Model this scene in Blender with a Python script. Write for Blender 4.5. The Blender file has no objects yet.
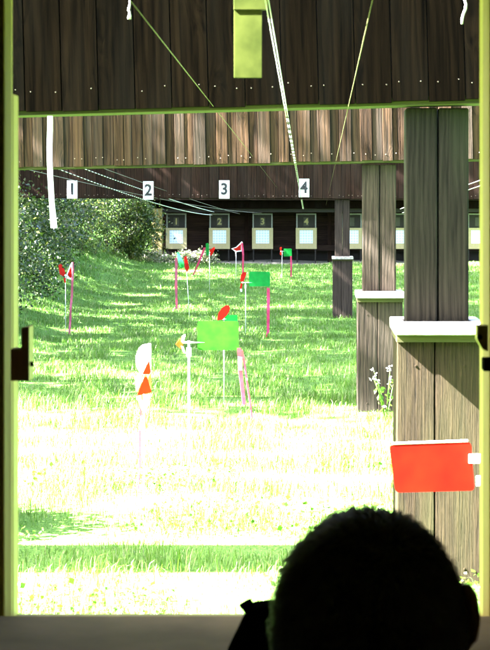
import bpy, bmesh, math, random
import numpy as np
from mathutils import Vector, Matrix, Quaternion
random.seed(7)
rng = np.random.default_rng(11)
S = bpy.context.scene
COL = S.collection
R = math.radians

# ---------------------------------------------------------------- camera
CAMZ, F, VX, HY = 1.37, 1760.0, 313.0, 215.0      # eye height; focal length, range axis and horizon in photo pixels
cam = bpy.data.cameras.new('camera')
cam.sensor_fit = 'HORIZONTAL'; cam.sensor_width = 36.0
cam.lens = 36.0 * F / 490.0
cam.shift_x = (245 - VX) / 490.0
cam.shift_y = -(325 - HY) / 490.0
cam.clip_start = 0.05; cam.clip_end = 600
cam.dof.use_dof = True; cam.dof.focus_distance = 14.0; cam.dof.aperture_fstop = 30.0
camo = bpy.data.objects.new('camera', cam); COL.objects.link(camo)
camo.location = (0, 0, CAMZ); camo.rotation_euler = (R(90), 0, 0)
S.camera = camo

# ---------------------------------------------------------------- sun, sky, exposure
SUN = Vector((1.0, 0.185, -0.9)).normalized()        # direction the sunlight travels
SUN_EL = math.asin(-SUN.z)
SUN_ROT = math.atan2(-SUN.x, -SUN.y)
w = bpy.data.worlds.new('World'); S.world = w; w.use_nodes = True
wn = w.node_tree.nodes; wl = w.node_tree.links
sky = wn.new('ShaderNodeTexSky'); sky.sky_type = 'NISHITA'; sky.sun_disc = False
sky.air_density = .6; sky.dust_density = 3.5; sky.ozone_density = .4      # hazy summer air
sky.sun_elevation = SUN_EL; sky.sun_rotation = SUN_ROT
wn['Background'].inputs['Strength'].default_value = 0.05
wl.new(sky.outputs[0], wn['Background'].inputs['Color'])
sl = bpy.data.lights.new('sun', 'SUN'); sl.energy = 5.0; sl.angle = R(0.5); sl.color = (1.0, 0.98, 0.955)
so = bpy.data.objects.new('sun', sl); COL.objects.link(so)
so.rotation_euler = SUN.to_track_quat('-Z', 'Y').to_euler(); so.location = (-20, -3, 20)
vs = S.view_settings
vs.view_transform = 'Standard'; vs.look = 'None'; vs.gamma = 1.0; vs.use_curve_mapping = False
vs.exposure = 6.1
S.render.resolution_x = 772; S.render.resolution_y = 1024
S.cycles.max_bounces = 10; S.cycles.diffuse_bounces = 5; S.cycles.transmission_bounces = 6

# ---------------------------------------------------------------- helpers
def at(px, py, d):
    return Vector(((px - VX) * d / F, d, CAMZ - (py - HY) * d / F))

def sstep(a, b, x):
    t = np.clip((x - a) / (b - a), 0, 1); return t * t * (3 - 2 * t)

def gz(x, y):
    """terrain height: a shallow dip half way down the range and an earth bank on the left and behind"""
    x = np.asarray(x, float); y = np.asarray(y, float)
    z = -0.26 * sstep(12.5, 23, y) * (1 - sstep(31, 44, y))
    foot = -2.75 - 0.035 * (y - 14)
    z = z + 1.7 * sstep(0, 5.6, foot - x) * sstep(10, 20, y)
    z = z + 3.0 * sstep(54, 62, y)
    for kx, ky, ph in ((.9, .35, 1.), (-.6, .83, 2.2), (1.7, -.9, .4), (.4, -1.6, 3.3), (-2.3, .5, 5.)): z = z + 0.013 * np.sin(kx*x + ky*y + ph) * sstep(8, 12, y)
    return z

def ground_hit(px, py):
    d = 3.0
    while d < 90:
        p = at(px, py, d)
        if p.z <= float(gz(p.x, p.y)): return d
        d += 0.02
    return 60

class MB:
    def __init__(s): s.v = []; s.f = []; s.m = []
    def add(s, vs_, fs, mi=0):
        o = len(s.v); s.v += [tuple(v) for v in vs_]
        s.f += [tuple(i + o for i in f) for f in fs]; s.m += [mi] * len(fs)
    def box(s, lo, hi, mi=0, M=None, jit=0):
        x0, y0, z0 = lo; x1, y1, z1 = hi
        vv = [Vector(p) for p in ((x0,y0,z0),(x1,y0,z0),(x1,y1,z0),(x0,y1,z0),(x0,y0,z1),(x1,y0,z1),(x1,y1,z1),(x0,y1,z1))]
        if jit: vv = [v + Vector((random.uniform(-jit,jit), random.uniform(-jit,jit), random.uniform(-jit,jit))) for v in vv]
        if M is not None: vv = [M @ v for v in vv]
        s.add(vv, [(0,3,2,1),(4,5,6,7),(0,1,5,4),(1,2,6,5),(2,3,7,6),(3,0,4,7)], mi)
    def tube(s, pts, rad, n=10, mi=0, cap=True):
        pts = [Vector(p) for p in pts]
        if not hasattr(rad, '__len__'): rad = [rad] * len(pts)
        ring = []; prev = None
        for i, p in enumerate(pts):
            t = (pts[min(i+1, len(pts)-1)] - pts[max(i-1, 0)]).normalized()
            if prev is None:
                a = Vector((0,0,1)) if abs(t.z) < .9 else Vector((1,0,0))
                u = t.cross(a).normalized()
            else:
                u = (prev - t * prev.dot(t)).normalized()
            prev = u; v = t.cross(u)
            ring.append([p + (u*math.cos(k*2*math.pi/n) + v*math.sin(k*2*math.pi/n)) * rad[i] for k in range(n)])
        vv = [q for r_ in ring for q in r_]; ff = []
        for i in range(len(pts)-1):
            for k in range(n):
                ff.append((i*n+k, i*n+(k+1)%n, (i+1)*n+(k+1)%n, (i+1)*n+k))
        if cap:
            ff.append(tuple(range(n-1, -1, -1))); ff.append(tuple((len(pts)-1)*n+k for k in range(n)))
        s.add(vv, ff, mi)
    def plate(s, outline, th, M=None, mi=0):
        """outline: list of (a,b) in the local xz plane, given thickness along y"""
        n = len(outline)
        vv = [Vector((a, -th/2, b)) for a, b in outline] + [Vector((a, th/2, b)) for a, b in outline]
        if M is not None: vv = [M @ v for v in vv]
        ff = [tuple(range(n)), tuple(range(2*n-1, n-1, -1))] + [(i, i+n, (i+1) % n + n, (i+1) % n) for i in range(n)]
        s.add(vv, ff, mi)
    def ball(s, c, r, n=12, mi=0, M=None):
        c = Vector(c); r = Vector(r) if hasattr(r, '__len__') else Vector((r, r, r))
        vv = []; ff = []; m = n // 2
        for i in range(m+1):
            th = math.pi * i / m
            for k in range(n):
                ph = 2*math.pi*k/n
                q = Vector((r.x*math.sin(th)*math.cos(ph), r.y*math.sin(th)*math.sin(ph), r.z*math.cos(th)))
                vv.append(c + (M @ q if M is not None else q))
        for i in range(m):
            for k in range(n):
                ff.append((i*n+k, (i+1)*n+k, (i+1)*n+(k+1) % n, i*n+(k+1) % n))
        s.add(vv, ff, mi)
    def build(s, name, mats, parent=None, smooth=False, bevel=0, seg=2):
        me = bpy.data.meshes.new(name); me.from_pydata(s.v, [], s.f)
        mats = mats if isinstance(mats, (list, tuple)) else [mats]
        for m in mats: me.materials.append(m)
        if len(mats) > 1: me.polygons.foreach_set('material_index', s.m)
        if smooth: me.polygons.foreach_set('use_smooth', [True]*len(s.f))
        bm = bmesh.new(); bm.from_mesh(me)
        if smooth: bmesh.ops.remove_doubles(bm, verts=bm.verts, dist=1e-6)
        bmesh.ops.recalc_face_normals(bm, faces=bm.faces); bm.to_mesh(me); bm.free()
        me.update()
        o = bpy.data.objects.new(name, me); COL.objects.link(o)
        if parent is not None: o.parent = parent
        if bevel:
            b = o.modifiers.new('bevel', 'BEVEL'); b.width = bevel; b.segments = seg; b.limit_method = 'ANGLE'; b.angle_limit = R(40)
            b.harden_normals = False
        return o

def fast_mesh(name, verts, polys, mat, parent=None):
    """polys: list of (M,k) integer arrays"""
    me = bpy.data.meshes.new(name)
    me.vertices.add(len(verts)); me.vertices.foreach_set('co', np.asarray(verts, np.float32).ravel())
    idx = np.concatenate([p.ravel() for p in polys]).astype(np.int32)
    cnt = np.concatenate([np.full(len(p), p.shape[1]) for p in polys]).astype(np.int32)
    me.loops.add(len(idx)); me.loops.foreach_set('vertex_index', idx)
    me.polygons.add(len(cnt)); me.polygons.foreach_set('loop_start', np.concatenate([[0], np.cumsum(cnt)[:-1]]).astype(np.int32))
    me.polygons.foreach_set('loop_total', cnt)
    me.update(calc_edges=True); me.materials.append(mat)
    o = bpy.data.objects.new(name, me); COL.objects.link(o)
    if parent is not None: o.parent = parent
    return o

def tag(o, label=None, cat=None, group=None, kind=None):
    if label: o['label'] = label
    if cat: o['category'] = cat
    if group: o['group'] = group
    if kind: o['kind'] = kind
    return o

def thing(name, label, cat, loc=(0,0,0), rz=0, group=None):
    o = bpy.data.objects.new(name, None); COL.objects.link(o); o.empty_display_size = .1
    o.location = loc; o.rotation_euler = (0, 0, rz)
    return tag(o, label, cat, group)

# ---------------------------------------------------------------- materials
def newmat(name):
    m = bpy.data.materials.new(name); m.use_nodes = True
    return m, m.node_tree.nodes, m.node_tree.links, m.node_tree.nodes['Principled BSDF']

def plain(name, col, rough=.6, metal=0, spec=.4, var=.12, scale=20, bump=.0):
    m, n, l, b = newmat(name)
    tc = n.new('ShaderNodeTexCoord'); nz = n.new('ShaderNodeTexNoise'); nz.inputs['Scale'].default_value = scale; nz.inputs['Detail'].default_value = 5
    l.new(tc.outputs['Object'], nz.inputs['Vector'])
    cr = n.new('ShaderNodeValToRGB'); cr.color_ramp.elements[0].position = .3; cr.color_ramp.elements[1].position = .7
    cr.color_ramp.elements[0].color = [c*(1-var) for c in col] + [1]; cr.color_ramp.elements[1].color = [min(1, c*(1+var)) for c in col] + [1]
    l.new(nz.outputs['Fac'], cr.inputs['Fac']); l.new(cr.outputs['Color'], b.inputs['Base Color'])
    b.inputs['Roughness'].default_value = rough; b.inputs['Metallic'].default_value = metal; b.inputs['Specular IOR Level'].default_value = spec
    if bump:
        bp = n.new('ShaderNodeBump'); bp.inputs['Strength'].default_value = bump; bp.inputs['Distance'].default_value = .01
        l.new(nz.outputs['Fac'], bp.inputs['Height']); l.new(bp.outputs['Normal'], b.inputs['Normal'])
    return m

def wood(name, dark, light, axis='Z', grain=60, bump=.5, rough=.8, var=.35, stain=None, stain_amt=.5, spec=.25, bd=.006, wave=.14, knots=0):
    """board timber: grain stretched along one axis, each board a little different, weather stains"""
    m, n, l, b = newmat(name)
    tc = n.new('ShaderNodeTexCoord'); geo = n.new('ShaderNodeNewGeometry')
    off = n.new('ShaderNodeVectorMath'); off.operation = 'ADD'
    sc = n.new('ShaderNodeVectorMath'); sc.operation = 'SCALE'; sc.inputs[0].default_value = (13.7, 7.3, 31.1)
    l.new(geo.outputs['Random Per Island'], sc.inputs['Scale']); l.new(tc.outputs['Object'], off.inputs[0]); l.new(sc.outputs[0], off.inputs[1])
    mp = n.new('ShaderNodeMapping'); k = .035
    mp.inputs['Scale'].default_value = {'X': (k,1,1), 'Y': (1,k,1), 'Z': (1,1,k)}[axis]
    l.new(off.outputs[0], mp.inputs['Vector'])
    g = n.new('ShaderNodeTexNoise'); g.inputs['Scale'].default_value = grain; g.inputs['Detail'].default_value = 8; g.inputs['Roughness'].default_value = .65; g.inputs['Distortion'].default_value = .6
    gv = mp.outputs[0]
    if knots:      # scattered knots that push the grain aside
        mk = n.new('ShaderNodeMapping'); mk.inputs['Scale'].default_value = {'X': (.3,1,1), 'Y': (1,.3,1), 'Z': (1,1,.3)}[axis]
        l.new(off.outputs[0], mk.inputs['Vector'])
        vk = n.new('ShaderNodeTexVoronoi'); vk.inputs['Scale'].default_value = 6.0; l.new(mk.outputs[0], vk.inputs['Vector'])
        kr = n.new('ShaderNodeMapRange'); kr.interpolation_type = 'SMOOTHSTEP'; kr.inputs['From Min'].default_value = .06; kr.inputs['From Max'].default_value = .42
        kr.inputs['To Min'].default_value = .045; kr.inputs['To Max'].default_value = 0; l.new(vk.outputs['Distance'], kr.inputs['Value'])
        ka = n.new('ShaderNodeVectorMath'); ka.operation = 'ADD'; l.new(mp.outputs[0], ka.inputs[0]); l.new(kr.outputs[0], ka.inputs[1]); gv = ka.outputs[0]
    l.new(gv, g.inputs['Vector'])
    mp2 = n.new('ShaderNodeMapping'); k2 = .12; mp2.inputs['Scale'].default_value = {'X': (k2,1,1), 'Y': (1,k2,1), 'Z': (1,1,k2)}[axis]
    l.new(off.outputs[0], mp2.inputs['Vector'])
    wv = n.new('ShaderNodeTexWave'); wv.wave_type = 'BANDS'; wv.bands_direction = {'X': 'Z', 'Y': 'X', 'Z': 'X'}[axis]
    wv.inputs['Scale'].default_value = grain*.16; wv.inputs['Distortion'].default_value = 9; wv.inputs['Detail'].default_value = 3; wv.inputs['Detail Scale'].default_value = 1.2
    l.new(mp2.outputs[0], wv.inputs['Vector'])
    mx = n.new('ShaderNodeMix'); mx.data_type = 'FLOAT'; mx.inputs[0].default_value = wave
    l.new(g.outputs['Fac'], mx.inputs[2]); l.new(wv.outputs['Fac'], mx.inputs[3])
    cr = n.new('ShaderNodeValToRGB'); e = cr.color_ramp.elements
    e[0].position = .3; e[0].color = (*dark, 1); e[1].position = .68; e[1].color = (*light, 1)
    l.new(mx.outputs[0], cr.inputs['Fac'])
    hs = n.new('ShaderNodeHueSaturation')
    mr = n.new('ShaderNodeMapRange'); mr.inputs['To Min'].default_value = 1-var; mr.inputs['To Max'].default_value = 1+var
    l.new(geo.outputs['Random Per Island'], mr.inputs['Value']); l.new(mr.outputs[0], hs.inputs['Value'])
    l.new(cr.outputs['Color'], hs.inputs['Color'])
    out = hs.outputs[0]
    if knots:
        kd = n.new('ShaderNodeMapRange'); kd.interpolation_type = 'SMOOTHSTEP'; kd.inputs['From Min'].default_value = .05; kd.inputs['From Max'].default_value = .14
        kd.inputs['To Min'].default_value = .3; kd.inputs['To Max'].default_value = 1; l.new(vk.outputs['Distance'], kd.inputs['Value'])
        km = n.new('ShaderNodeVectorMath'); km.operation = 'SCALE'; l.new(out, km.inputs[0]); l.new(kd.outputs[0], km.inputs['Scale']); out = km.outputs[0]
    if stain:
        sn = n.new('ShaderNodeTexNoise'); sn.inputs['Scale'].default_value = 3.0; sn.inputs['Detail'].default_value = 6
        mp3 = n.new('ShaderNodeMapping'); k3 = .3; mp3.inputs['Scale'].default_value = {'X': (k3,2,2), 'Y': (2,k3,2), 'Z': (2,2,k3)}[axis]
        l.new(off.outputs[0], mp3.inputs['Vector']); l.new(mp3.outputs[0], sn.inputs['Vector'])
        sr = n.new('ShaderNodeValToRGB'); sr.color_ramp.elements[0].position = .45; sr.color_ramp.elements[1].position = .72
        sr.color_ramp.elements[1].color = (stain_amt, stain_amt, stain_amt, 1)
        l.new(sn.outputs['Fac'], sr.inputs['Fac'])
        mc = n.new('ShaderNodeMix'); mc.data_type = 'RGBA'; mc.inputs[7].default_value = (*stain, 1)
        l.new(sr.outputs['Color'], mc.inputs[0]); l.new(out, mc.inputs[6]); out = mc.outputs[2]
    l.new(out, b.inputs['Base Color'])
    b.inputs['Roughness'].default_value = rough; b.inputs['Specular IOR Level'].default_value = spec
    bp = n.new('ShaderNodeBump'); bp.inputs['Strength'].default_value = bump; bp.inputs['Distance'].default_value = bd
    l.new(mx.outputs[0], bp.inputs['Height']); l.new(bp.outputs['Normal'], b.inputs['Normal'])
    return m

def leafmat(name, stops, trans=.35, rough=.55, spec=.3, patch=.0):
    """thin leaf or blade: per-leaf colour, light passing through"""
    m, n, l, b = newmat(name)
    geo = n.new('ShaderNodeNewGeometry'); cr = n.new('ShaderNodeValToRGB')
    e = cr.color_ramp.elements
    while len(e) < len(stops): e.new(.5)
    for i, (p, c) in enumerate(stops): e[i].position = p; e[i].color = (*c, 1)
    l.new(geo.outputs['Random Per Island'], cr.inputs['Fac'])
    col = cr.outputs['Color']
    if patch:
        tc = n.new('ShaderNodeTexCoord'); nz = n.new('ShaderNodeTexNoise'); nz.inputs['Scale'].default_value = 1.3; nz.inputs['Detail'].default_value = 4
        l.new(tc.outputs['Object'], nz.inputs['Vector'])
        mr = n.new('ShaderNodeMapRange'); mr.inputs['From Min'].default_value = .3; mr.inputs['From Max'].default_value = .7
        mr.inputs['To Min'].default_value = 1-patch; mr.inputs['To Max'].default_value = 1+patch
        l.new(nz.outputs['Fac'], mr.inputs['Value'])
        hs = n.new('ShaderNodeHueSaturation'); l.new(col, hs.inputs['Color']); l.new(mr.outputs[0], hs.inputs['Value']); col = hs.outputs[0]
    l.new(col, b.inputs['Base Color']); b.inputs['Roughness'].default_value = rough; b.inputs['Specular IOR Level'].default_value = spec
    tr = n.new('ShaderNodeBsdfTranslucent'); l.new(col, tr.inputs['Color'])
    ms = n.new('ShaderNodeMixShader'); ms.inputs[0].default_value = trans
    l.new(b.outputs[0], ms.inputs[1]); l.new(tr.outputs[0], ms.inputs[2])
    l.new(ms.outputs[0], n['Material Output'].inputs['Surface'])
    return m

def sheetmat(name, col, trans=.4, rough=.4, var=.16, fade=None):
    """thin coloured plastic sheet or ribbon: lets some light through, faded and dirty in patches"""
    m, n, l, b = newmat(name)
    tc = n.new('ShaderNodeTexCoord'); nz = n.new('ShaderNodeTexNoise'); nz.inputs['Scale'].default_value = 14; nz.inputs['Detail'].default_value = 6
    l.new(tc.outputs['Object'], nz.inputs['Vector'])
    cr = n.new('ShaderNodeValToRGB'); cr.color_ramp.elements[0].position = .32; cr.color_ramp.elements[1].position = .7
    cr.color_ramp.elements[0].color = [c*(1-var) for c in col] + [1]
    cr.color_ramp.elements[1].color = list(fade or [min(1, c*(1+var)) for c in col]) + [1]
    l.new(nz.outputs['Fac'], cr.inputs[0]); l.new(cr.outputs[0], b.inputs['Base Color'])
    b.inputs['Roughness'].default_value = rough; b.inputs['Specular IOR Level'].default_value = .1
    tr = n.new('ShaderNodeBsdfTranslucent'); l.new(cr.outputs[0], tr.inputs['Color'])
    ms = n.new('ShaderNodeMixShader'); ms.inputs[0].default_value = trans
    l.new(b.outputs[0], ms.inputs[1]); l.new(tr.outputs[0], ms.inputs[2]); l.new(ms.outputs[0], n['Material Output'].inputs['Surface'])
    return m

M_LAWN = None
def lawn_material():
    m, n, l, b = newmat('lawn_soil')
    tc = n.new('ShaderNodeTexCoord'); a = n.new('ShaderNodeTexNoise'); a.inputs['Scale'].default_value = 2.2; a.inputs['Detail'].default_value = 9
    c = n.new('ShaderNodeTexNoise'); c.inputs['Scale'].default_value = 45; c.inputs['Detail'].default_value = 6
    l.new(tc.outputs['Object'], a.inputs['Vector']); l.new(tc.outputs['Object'], c.inputs['Vector'])
    mx = n.new('ShaderNodeMix'); mx.data_type = 'FLOAT'; mx.inputs[0].default_value = .5
    l.new(a.outputs['Fac'], mx.inputs[2]); l.new(c.outputs['Fac'], mx.inputs[3])
    cr = n.new('ShaderNodeValToRGB'); e = cr.color_ramp.elements
    e[0].position = .35; e[0].color = (.04, .10, .012, 1); e[1].position = .68; e[1].color = (.08, .16, .035, 1)
    l.new(mx.outputs[0], cr.inputs['Fac']); l.new(cr.outputs['Color'], b.inputs['Base Color'])
    b.inputs['Roughness'].default_value = 1; b.inputs['Specular IOR Level'].default_value = .1
    bp = n.new('ShaderNodeBump'); bp.inputs['Strength'].default_value = .8; bp.inputs['Distance'].default_value = .03
    l.new(c.outputs['Fac'], bp.inputs['Height']); l.new(bp.outputs['Normal'], b.inputs['Normal'])
    return m

M_LAWN = lawn_material()
M_GRASS = leafmat('grass_blade', [(0, (.045, .115, .006)), (.45, (.074, .165, .017)), (.85, (.108, .19, .042)), (1, (.25, .25, .15))], .42, .42, .22, .22)
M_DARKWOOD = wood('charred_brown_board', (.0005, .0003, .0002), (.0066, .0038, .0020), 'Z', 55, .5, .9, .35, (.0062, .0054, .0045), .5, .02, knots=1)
M_STRIPE = wood('weathered_orange_brown_board', (.004, .0025, .0017), (.036, .020, .0105), 'Z', 60, .8, .9, .42, (.034, .028, .023), .6, .06, .01, knots=1)
M_REDWOOD = wood('dark_red_brown_board', (.006, .0032, .0022), (.027, .0135, .0088), 'Z', 55, .5, .9, .35, (.03, .024, .02), .4, .08)
M_REDWOODX = wood('dark_red_brown_plank', (.008, .005, .004), (.03, .018, .013), 'X', 55, .5, .9, .3, spec=.08)
M_POST = wood('grey_green_weathered_post', (.004, .0035, .0025), (.016, .014, .0100), 'Z', 90, .8, .95, .12, (.02, .025, .012), .5, .08)
M_POST2 = wood('grey_brown_weathered_post', (.006, .0045, .0034), (.039, .029, .021), 'Z', 80, 1.0, .95, .18, (.028, .026, .018), .5, .1, .012)
M_POST3 = wood('dark_brown_weathered_post', (.014, .010, .008), (.05, .037, .03), 'Z', 60, .8, .9, .15, spec=.1)
M_BOX = wood('rough_sawn_olive_board', (.004, .0028, .0015), (.035, .0245, .0125), 'Z', 150, 1.0, .97, .12, (.038, .040, .014), .45, .08, .02, .04)
M_UNDER = wood('mossy_bottom_board', (.010, .009, .003), (.045, .040, .011), 'X', 40, .5, .85, .2, (.04, .05, .01), .5)  # olive tint paints in the light bounced up from the lawn
M_PINE = wood('yellow_pine', (.3, .21, .022), (.42, .31, .05), 'Z', 40, .25, .55, .08, spec=.35)
M_LATCH = wood('dark_stained_pine', (.26, .13, .075), (.42, .22, .12), 'Z', 40, .3, .7, .08, spec=.1)  # room shade put into the brown of the latch face
M_YPOST = wood('mossy_yellow_post', (.1, .075, .025), (.26, .2, .08), 'Z', 50, .7, .9, .1, (.1, .12, .03), .4)  # sunlight on this post put into its lighter yellow colour
M_WHITE = plain('white_paint', (.78, .78, .76), .5, var=.05, scale=30)
M_CAP = plain('pale_painted_cap', (.3, .285, .25), .7, var=.4, scale=22, bump=.4)
M_INK = plain('black_ink', (.012, .013, .016), .6, var=.05)
M_ROOM = wood('dark_room_board', (.2, .14, .085), (.38, .28, .17), 'X', 40, .3, .8, .15)
M_BENCH = plain('brown_bench_felt', (.24, .165, .08), .95, spec=.1, var=.18, scale=9, bump=.1)
M_STEEL = plain('galvanised_rod', (.55, .56, .58), .4, .7, var=.1)
M_NAIL = plain('rusty_nail', (.2, .16, .13), .5, .4, var=.3)
M_PLASTIC = plain('white_plastic', (.8, .8, .8), .35, var=.03)
M_BLACK = plain('black_rubber', (.006, .006, .005), 1.0, spec=.0, var=.1)
M_GREENV = sheetmat('green_plastic_sheet', (.014, .29, .05), .45)
M_LIMEV = sheetmat('light_green_plastic_sheet', (.02, .17, .012), .5, fade=(.04, .19, .013))
M_ORANGE = sheetmat('orange_red_plastic_sheet', (.23, .0036, .0008), .25, .5, .12, (.28, .007, .0012))
M_ORANGELIT = sheetmat('bright_orange_sheet', (.5, .05, .01), .3)
M_RED = sheetmat('red_plastic_sheet', (.5, .013, .008), .35)
M_ORBLADE = sheetmat('orange_plastic_blade', (.85, .16, .03), .4)
M_PALEOR = sheetmat('pale_orange_plastic_sheet', (.6, .25, .1), .4)
M_WBLADE = sheetmat('white_plastic_blade', (.82, .8, .8), .4)
M_PINK = sheetmat('pink_ribbon', (.6, .075, .18), .45, .6)
M_PALEPINK = sheetmat('pale_pink_ribbon', (.5, .13, .2), .45, .6)
M_WRIB = sheetmat('white_ribbon', (.84, .84, .88), .4, .6)
M_SLIP = sheetmat('lime_yellow_plastic_slip', (.038, .06, .008), .4, .5, .35, (.075, .095, .018))
M_BOARD = plain('cream_cardboard', (.3, .26, .14), .9, var=.08)
M_PAPER = plain('pale_blue_target_paper', (.56, .66, .82), .8, var=.05, scale=40)
def paper_print():
    n, l, b = M_PAPER.node_tree.nodes, M_PAPER.node_tree.links, M_PAPER.node_tree.nodes['Principled BSDF']
    tc = n.new('ShaderNodeTexCoord'); mp = n.new('ShaderNodeMapping'); mp.inputs['Scale'].default_value = (1, .001, 1)
    vo = n.new('ShaderNodeTexVoronoi'); vo.inputs['Scale'].default_value = 13; vo.inputs['Randomness'].default_value = 0
    l.new(tc.outputs['Object'], mp.inputs[0]); l.new(mp.outputs[0], vo.inputs['Vector'])
    cr = n.new('ShaderNodeValToRGB'); cr.color_ramp.elements[0].position = .3; cr.color_ramp.elements[1].position = .42
    cr.color_ramp.elements[0].color = (.36, .47, .68, 1); cr.color_ramp.elements[1].color = (.56, .64, .78, 1)
    l.new(vo.outputs['Distance'], cr.inputs[0]); l.new(cr.outputs[0], b.inputs['Base Color'])
paper_print()
M_FRAME = plain('grey_painted_frame', (.16, .165, .15), .7, var=.15)
M_CARD = plain('dark_card', (.03, .03, .02), .8)
M_CARDNUM = plain('yellow_numeral_paint', (.2, .18, .07), .7)
M_DEEP = plain('black_backing', (.012, .01, .008), .9)
M_GRAVEL = plain('pale_gravel', (.13, .12, .1), .95, var=.5, scale=35, bump=1.0)
M_SHRUB = leafmat('hedge_leaf', [(0, (.006, .02, .003)), (.5, (.017, .042, .005)), (.85, (.045, .085, .01)), (1, (.15, .16, .035))], .35, .4, .55, .35)
M_SHRUBY = leafmat('yellow_green_leaf', [(0, (.012, .03, .003)), (.5, (.035, .065, .006)), (.85, (.085, .125, .014)), (1, (.2, .2, .05))], .4, .4, .5, .3)
M_PALELEAF = leafmat('pale_leaf', [(0, (.06, .11, .03)), (.5, (.14, .18, .07)), (.75, (.16, .15, .1)), (1, (.3, .25, .24))], .35, .45, .5)  # strong sunlight put into the pale leaf colours
M_TREELEAF = leafmat('tree_leaf', [(0, (.03, .075, .012)), (1, (.07, .13, .025))], .3, .5, .4)
M_BARK = wood('bark', (.03, .024, .018), (.1, .08, .06), 'Z', 30, 1.0, .95, .1, bd=.02)
M_SKIN = plain('skin', (.42, .24, .17), .5, var=.05)
M_HAIR = plain('dark_hair', (.045, .036, .02), .5, spec=.4, var=.3, scale=60)
M_SHIRT = plain('dark_shirt', (.006, .006, .006), 1, spec=0, var=.15)
M_TROUSERS = plain('dark_trousers', (.02, .02, .03), .9, var=.1)

def ropemat(name, a, b_, period, start=0.0):
    """two-coloured twist along the run of the rope; before `start` metres it is all the lighter colour"""
    m, n, l, b = newmat(name)
    tc = n.new('ShaderNodeTexCoord'); wv = n.new('ShaderNodeTexWave'); wv.bands_direction = 'Y'; wv.wave_type = 'BANDS'
    wv.inputs['Scale'].default_value = 0.314 / period; wv.inputs['Distortion'].default_value = .4
    l.new(tc.outputs['Object'], wv.inputs['Vector'])
    cr = n.new('ShaderNodeValToRGB'); cr.color_ramp.elements[0].position = .42; cr.color_ramp.elements[1].position = .5
    cr.color_ramp.elements[0].color = (*a, 1); cr.color_ramp.elements[1].color = (*b_, 1)
    l.new(wv.outputs['Fac'], cr.inputs['Fac']); out = cr.outputs['Color']
    if start:
        sx_ = n.new('ShaderNodeSeparateXYZ'); l.new(tc.outputs['Object'], sx_.inputs[0])
        gt = n.new('ShaderNodeMath'); gt.operation = 'GREATER_THAN'; gt.inputs[1].default_value = start; l.new(sx_.outputs['Y'], gt.inputs[0])
        mc = n.new('ShaderNodeMix'); mc.data_type = 'RGBA'; mc.inputs[6].default_value = (*b_, 1)
        l.new(gt.outputs[0], mc.inputs[0]); l.new(out, mc.inputs[7]); out = mc.outputs[2]
    l.new(out, b.inputs['Base Color']); b.inputs['Roughness'].default_value = .8
    return m
M_ROPE = ropemat('black_and_white_rope', (.03, .03, .03), (.78, .78, .78), .32)
M_ROPEFAR = ropemat('black_and_white_double_rope', (.03, .03, .03), (.78, .78, .78), .45, 3.6)
M_CORD = plain('olive_cord', (.1, .095, .035), .8, var=.1)
M_DARKCORD = plain('grey_wire', (.16, .15, .14), .7, var=.1)

# ---------------------------------------------------------------- terrain
def make_ground():
    xs = np.concatenate([np.linspace(-160, -14, 14), np.linspace(-13, 9, 89), np.linspace(10, 160, 14)])
    ys = np.concatenate([np.linspace(-120, 2, 14), np.linspace(3, 64, 200), np.linspace(66, 260, 18)])
    X, Y = np.meshgrid(xs, ys); Z = gz(X, Y)
    v = np.stack([X, Y, Z], -1).reshape(-1, 3); nx = len(xs); ny = len(ys)
    i, j = np.meshgrid(np.arange(nx-1), np.arange(ny-1)); a = (j*nx+i).ravel()
    q = np.stack([a, a+1, a+nx+1, a+nx], -1)
    o = fast_mesh('lawn', v, [q], M_LAWN); o.data.polygons.foreach_set('use_smooth', [True]*len(q))
    return tag(o, 'lawn of the shooting range with a bank rising at its left', 'lawn', kind='structure')
make_ground()

# ---------------------------------------------------------------- shooting hut (the camera stands inside, looking out)
WY = 2.5
hut = thing('shooting_hut', 'dark wooden shooting hut with a yellow pine window looking out on the lawn', 'hut', (0, 0, 0))
WL, WR = -.4304, .2425; SILL, HEAD = .79, 1.74
def hutpart(name, lo, hi, mat, bevel=0):
    m = MB(); m.box(lo, hi); return m.build(name, mat, hut, bevel=bevel)
hutpart('wall', (-3.2, WY+.01, 0), (WL-.07, WY+.06, 2.5), M_ROOM)
hutpart('wall', (WR+.07, WY+.01, 0), (3.0, WY+.06, 2.5), M_ROOM)
hutpart('wall', (WL-.07, WY+.01, 0), (WR+.07, WY+.06, SILL-.06), M_ROOM)
hutpart('wall', (WL-.07, WY+.01, HEAD+.06), (WR+.07, WY+.06, 2.5), M_ROOM)
hutpart('wall', (-1.36, -.9, 0), (1.30, -.84, 2.5), M_ROOM)
hutpart('wall', (-1.42, -.9, 0), (-1.361, WY+.009, 2.5), M_ROOM)
hutpart('wall', (1.301, -.9, 0), (1.36, WY+.009, 2.5), M_ROOM)
hutpart('roof', (-3.6, -1.2, 2.503), (3.4, 3.42, 2.60), M_ROOM)
hutpart('floor', (-1.36, -.84, .01), (1.30, WY+.009, .05), M_ROOM)
m = MB(); m.box((-3.6, 3.2, 1.805), (3.4, 3.32, 2.5)); eave = m.build('eave_board', M_ROOM, hut)
m = MB(); m.box((-1.5, 3.675, 1.842), (1.5, 3.71, 1.882)); rail_ = m.build('cord_rail', M_ROOM, hut)
for x in (-1.4, 1.36):
    m = MB(); m.box((x, 3.321, 1.883), (x+.04, 3.71, 1.915)); m.build('bracket', M_ROOM, hut)
m = MB()
def prism(poly, z0, z1):
    n = len(poly); m.add([(x, y, z) for z in (z0, z1) for x, y in poly], [tuple(range(n-1, -1, -1)), tuple(range(n, 2*n))] + [(i, (i+1) % n, (i+1) % n+n, i+n) for i in range(n)])
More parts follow.
